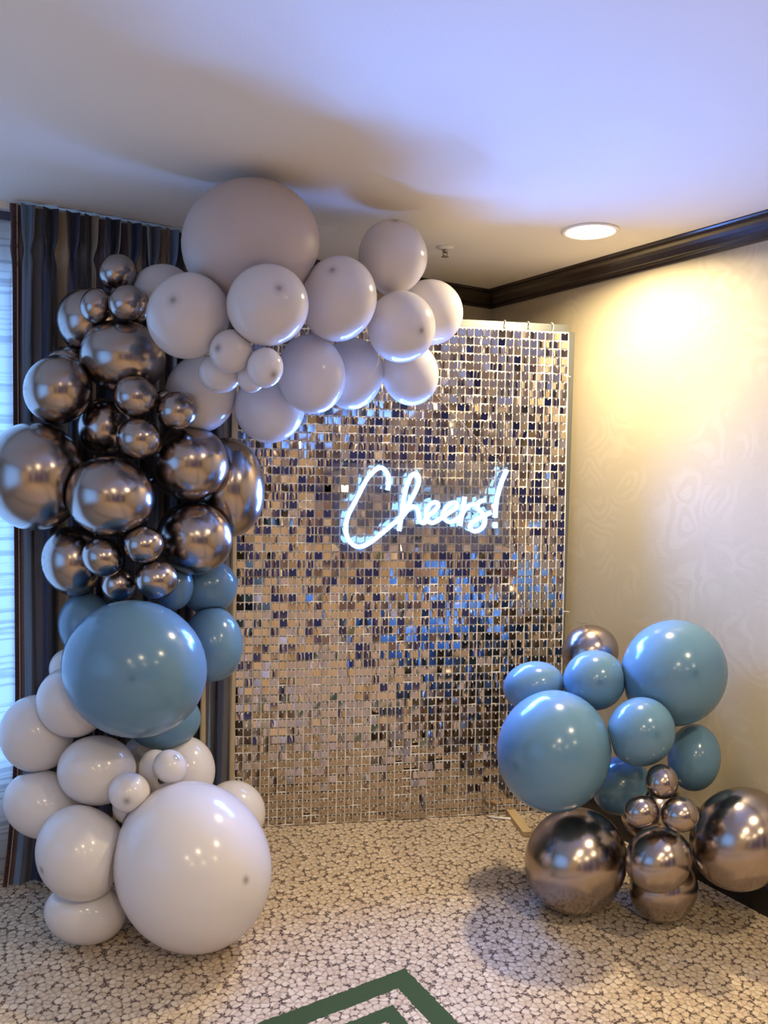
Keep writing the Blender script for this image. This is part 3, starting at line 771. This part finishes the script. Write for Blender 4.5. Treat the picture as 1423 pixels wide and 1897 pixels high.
def ribbon(pts, prof, lift=0.0):
    """prof: (across, outwards) closed outline swept along the stroke in the sign's plane"""
    b = MB(); n = len(prof)
    for i, p in enumerate(pts):
        t = (pts[min(i + 1, len(pts) - 1)] - pts[max(i - 1, 0)]).normalized(); a = t.cross(PN).normalized()
        for x, y in prof: b.v.append(p + a * x + PN * (y + lift))
    for i in range(len(pts) - 1):
        for k in range(n): b.f.append((i * n + k, i * n + (k + 1) % n, (i + 1) * n + (k + 1) % n, (i + 1) * n + k))
    b.f += [tuple(range(n))[::-1], tuple(range((len(pts) - 1) * n, len(pts) * n))]
    return b
jack = [(-.0075, -.014), (.0075, -.014), (.0088, -.004), (.0088, .0045), (.0074, .0045), (.0072, -.0005), (-.0072, -.0005), (-.0074, .0045), (-.0088, .0045), (-.0088, -.004)]
glow = [(-.0072, -.0003), (-.0072, .0002), (-.004, .0007), (0, .0009), (.004, .0007), (.0072, .0002), (.0072, -.0003)]
LEDS = []
for li, (nm, pp) in enumerate(STROKES):
    pts = catmull([sp2(*p) for p in pp], 5); lift = 0.0
    b = ribbon(pts, jack, lift); b.v = [v - sc_ for v in b.v]; j = b.build(nm, M['jacket'], sg)
    b = ribbon(pts, glow, lift); b.v = [v - sc_ for v in b.v]; b.build('light_strip', M['neon'], j)
    step = 4
    for i in range(0, len(pts) - 1, step):                 # the LEDs under the strip shine forwards
        p, q = pts[i], pts[min(i + step, len(pts) - 1)]
        LEDS.append((p, q))
tot = sum((q - p).length for p, q in LEDS)
for p, q in LEDS:
    ld = bpy.data.lights.new('led_segment', 'AREA'); ld.shape = 'RECTANGLE'; ld.size = (q - p).length; ld.size_y = .010
    ld.energy = NEON * (q - p).length / tot; ld.color = (0.11, 0.30, 1.0); ld.spread = math.radians(138)
    lo = bpy.data.objects.new('led_segment', ld); COL.objects.link(lo); lo.parent = sg
    x = (q - p).normalized(); z = -PN; y = z.cross(x).normalized(); x = y.cross(z); z = PN
    R3 = Matrix((x, z.cross(x), z)).transposed().to_4x4()     # a lamp shines along its own -Z
    lo.matrix_local = Matrix.Translation((p + q) / 2 - sc_ + PN * .003) @ R3 @ Matrix.Rotation(math.pi, 4, 'X')
cs = [sp2(x, y, SOFF - .018) for x, y in ((618, 1022), (949, 1019), (949, 858), (618, 858))]
bo = MB(); bo.v = [p - sc_ for p in cs] + [p - sc_ - PN * .004 for p in cs]
bo.f = [(0, 1, 2, 3), (7, 6, 5, 4), (0, 4, 5, 1), (1, 5, 6, 2), (2, 6, 7, 3), (3, 7, 4, 0)]
bo.build('acrylic_board', M['acrylic'], sg)
wt = psurf(.36, 2.125, -.01)
for c in (sp2(936, 866, SOFF - .02), sp2(630, 866, SOFF - .02)):
    MB().tube([c - sc_, wt - sc_], .0011, 5).build('hanging_wire', M['wire'], sg)
for c in (sp2(938, 868, SOFF - .016), sp2(941, 1012, SOFF - .016), sp2(628, 868, SOFF - .016), sp2(628, 1012, SOFF - .016)):
    Mx = Matrix.Translation(c - sc_) @ PN.to_track_quat('Z', 'Y').to_matrix().to_4x4()
    MB().lathe([(.0001, .003), (.006, .003), (.007, 0), (.007, -.036), (.0001, -.036)], Mx, 12).build('standoff', M['acrylic'], sg, True)

# loose bits at the foot of the backdrop and on the wall
pl = [on_plane(x, y, Vector((0, 0, 1)), .006) for x, y in ((905, 1513), (925, 1515), (945, 1517), (957, 1514), (962, 1508))]
tag(MB().tube(pl, [.003, .005, .006, .004, .003], 8).build('cable_end', M['plastic'], None, True), 'short white cable end lying on the carpet at the foot of the sequins', 'cable')
p0 = psurf(S0 + WID + .03, .905, 0); p1 = Vector((-.235, -.950, .920))
tag(MB().tube([p0.lerp(p1, k / 10) - Vector((0, 0, .02 * math.sin(math.pi * k / 10))) for k in range(11)], .0009, 5).build('tie_line', simple('grey_thread', lin('7d746a'), .6)), 'thin thread from the backdrop post to the floor balloon cluster', 'thread')

# ---------------------------------------------------------------- balloons
MATS = dict(w='white', t='taupe', b='blue', c='chrome', r='chrome', g='chrome')
def balloon_profile():
    pr = []; n = 26
    for th in [.004, .02, .035, .05, .065, .085] + [math.pi * .955 * i / n for i in range(1, n + 1)]:
        r = math.sin(th); z = math.cos(th)
        if th > 1.75:
            k = (th - 1.75) / (math.pi * .955 - 1.75); z -= .10 * k ** 2.2; r *= 1 - .10 * k
        pr.append((max(r, .0006), z))
    return pr
PROF = balloon_profile()
def shape(row):
    nm, cx, cy, rx, ry, ang, D, kind = row
    cx, cy, rx, ry, ang, D = map(float, (cx, cy, rx, ry, ang, D))
    c0 = ray(cx, cy); a = math.radians(ang)
    e1 = (ray(cx + rx * math.cos(a), cy - rx * math.sin(a)) - c0) * D
    e2 = (ray(cx - ry * math.sin(a), cy - ry * math.cos(a)) - c0) * D
    e3 = -c0 * math.sqrt(e1.length * e2.length)
    E = Matrix((e1, e2, e3)).transposed()
    return nm, CAM + c0 * D, E.inverted(), max(e1.length, e2.length)
SHAPES = [shape(r) for r in BAL]; SH = {s[0]: s for s in SHAPES}
def press(nm, vs):
    """Balloons that touch flatten each other at their common contact plane."""
    _, C, Ei, Rm = SH[nm]; out = list(vs)
    planes = [(Vector((0, 0, -1)), C.z - .001), (Vector((0, 0, 1)), H - .001 - C.z), (Vector((1, 0, 0)), -C.x - .001)]
    if C.x < -1.3: planes.append((Vector((0, 1, 0)), -.262 - C.y))
    planes.append((-PN, (C - PA).dot(PN) - .03))
    for n2, C2, Ei2, Rm2 in SHAPES:
        if n2 == nm: continue
        dv = C2 - C; d = dv.length
        if d > Rm + Rm2: continue
        n = dv / d; r1 = 1 / (Ei @ n).length; r2 = 1 / (Ei2 @ n).length
        if r1 + r2 <= d: continue
        t = (d * d + r1 * r1 - r2 * r2) / (2 * d)
        planes.append((n, t - .0008))
    for i, v in enumerate(out):
        for n, t in planes * 3:
            q = v.dot(n)
            if q > t: v = v - n * (q - t)
        out[i] = v
    return out
def make_balloon(row):
    nm, cx, cy, rx, ry, ang, D, kind = row
    cx, cy, rx, ry, ang, D = map(float, (cx, cy, rx, ry, ang, D))
    c0 = ray(cx, cy); C = CAM + c0 * D; a = math.radians(ang)
    e1 = (ray(cx + rx * math.cos(a), cy - rx * math.sin(a)) - c0) * D
    e2 = (ray(cx - ry * math.sin(a), cy - ry * math.cos(a)) - c0) * D
    R = math.sqrt(e1.length * e2.length); e3 = -c0 * R
    if nm in SPOT:                                         # where the thick tip shows
        sx, sy = SPOT[nm]; u = ((sx - cx) / rx, (cy - sy) / ry); q = min(.96, math.hypot(*u))
        ax = Vector((u[0], u[1], math.sqrt(1 - q * q)))
    else:
        rr = random.Random(nm); ax = Vector((rr.uniform(-.55, .55), rr.uniform(-.45, .45), 1.0))   # knots hide inside the cluster
    ax.normalize()
    Q = ax.to_track_quat('Z', 'Y').to_matrix()
    A = Matrix((e1, e2, e3)).transposed() @ Q
    A4 = A.to_4x4(); seg = 40
    b = MB(); b.lathe(PROF, A4, seg); n = len(PROF)
    b.v = press(nm, b.v)
    b.f.append(tuple(range(seg))[::-1]); b.f.append(tuple((n - 1) * seg + k for k in range(seg)))
    o = b.build(NAMES[kind], M[MATS[kind]], None, True, C)
    at = o.data.attributes.new('tip', 'FLOAT', 'POINT')
    r0 = .0115 / R
    for i in range(n):
        d = PROF[i][0]; up = PROF[i][1]
        w = .85 * math.exp(-(d / r0) ** 2) if up > 0 and nm in SPOT else 0.0
        if up < -.7: w = max(w, .5 * min(1, (-.7 - up) / .35))
        if kind in 'crgb': w *= .45
        for k in range(seg): at.data[i * seg + k].value = w
    # knot under the neck
    zt = PROF[-1][1]; kr = .011 / R
    kn = MB(); rad = PROF[-1][0]
    kn.lathe([(rad, zt + .005), (rad * .5, zt - 1.2 * kr), (kr * .7, zt - 1.9 * kr), (kr * 1.2, zt - 2.3 * kr), (kr * 1.2, zt - 2.8 * kr), (kr * .6, zt - 3.1 * kr), (kr * 1.3, zt - 4.0 * kr), (.0005, zt - 3.9 * kr)], A4, 14)
    kn.v = press(nm, kn.v)
    k = kn.build('knot', M[MATS[kind]], o, True)
    ka = k.data.attributes.new('tip', 'FLOAT', 'POINT')
    for e in ka.data: e.value = .6
    lab, grp = LABELS[nm]
    tag(o, lab, 'balloon', grp)
NAMES = dict(w='white_balloon', t='giant_balloon', b='blue_balloon', c='chrome_balloon', r='chrome_balloon', g='chrome_balloon')
for r in BAL: make_balloon(r)
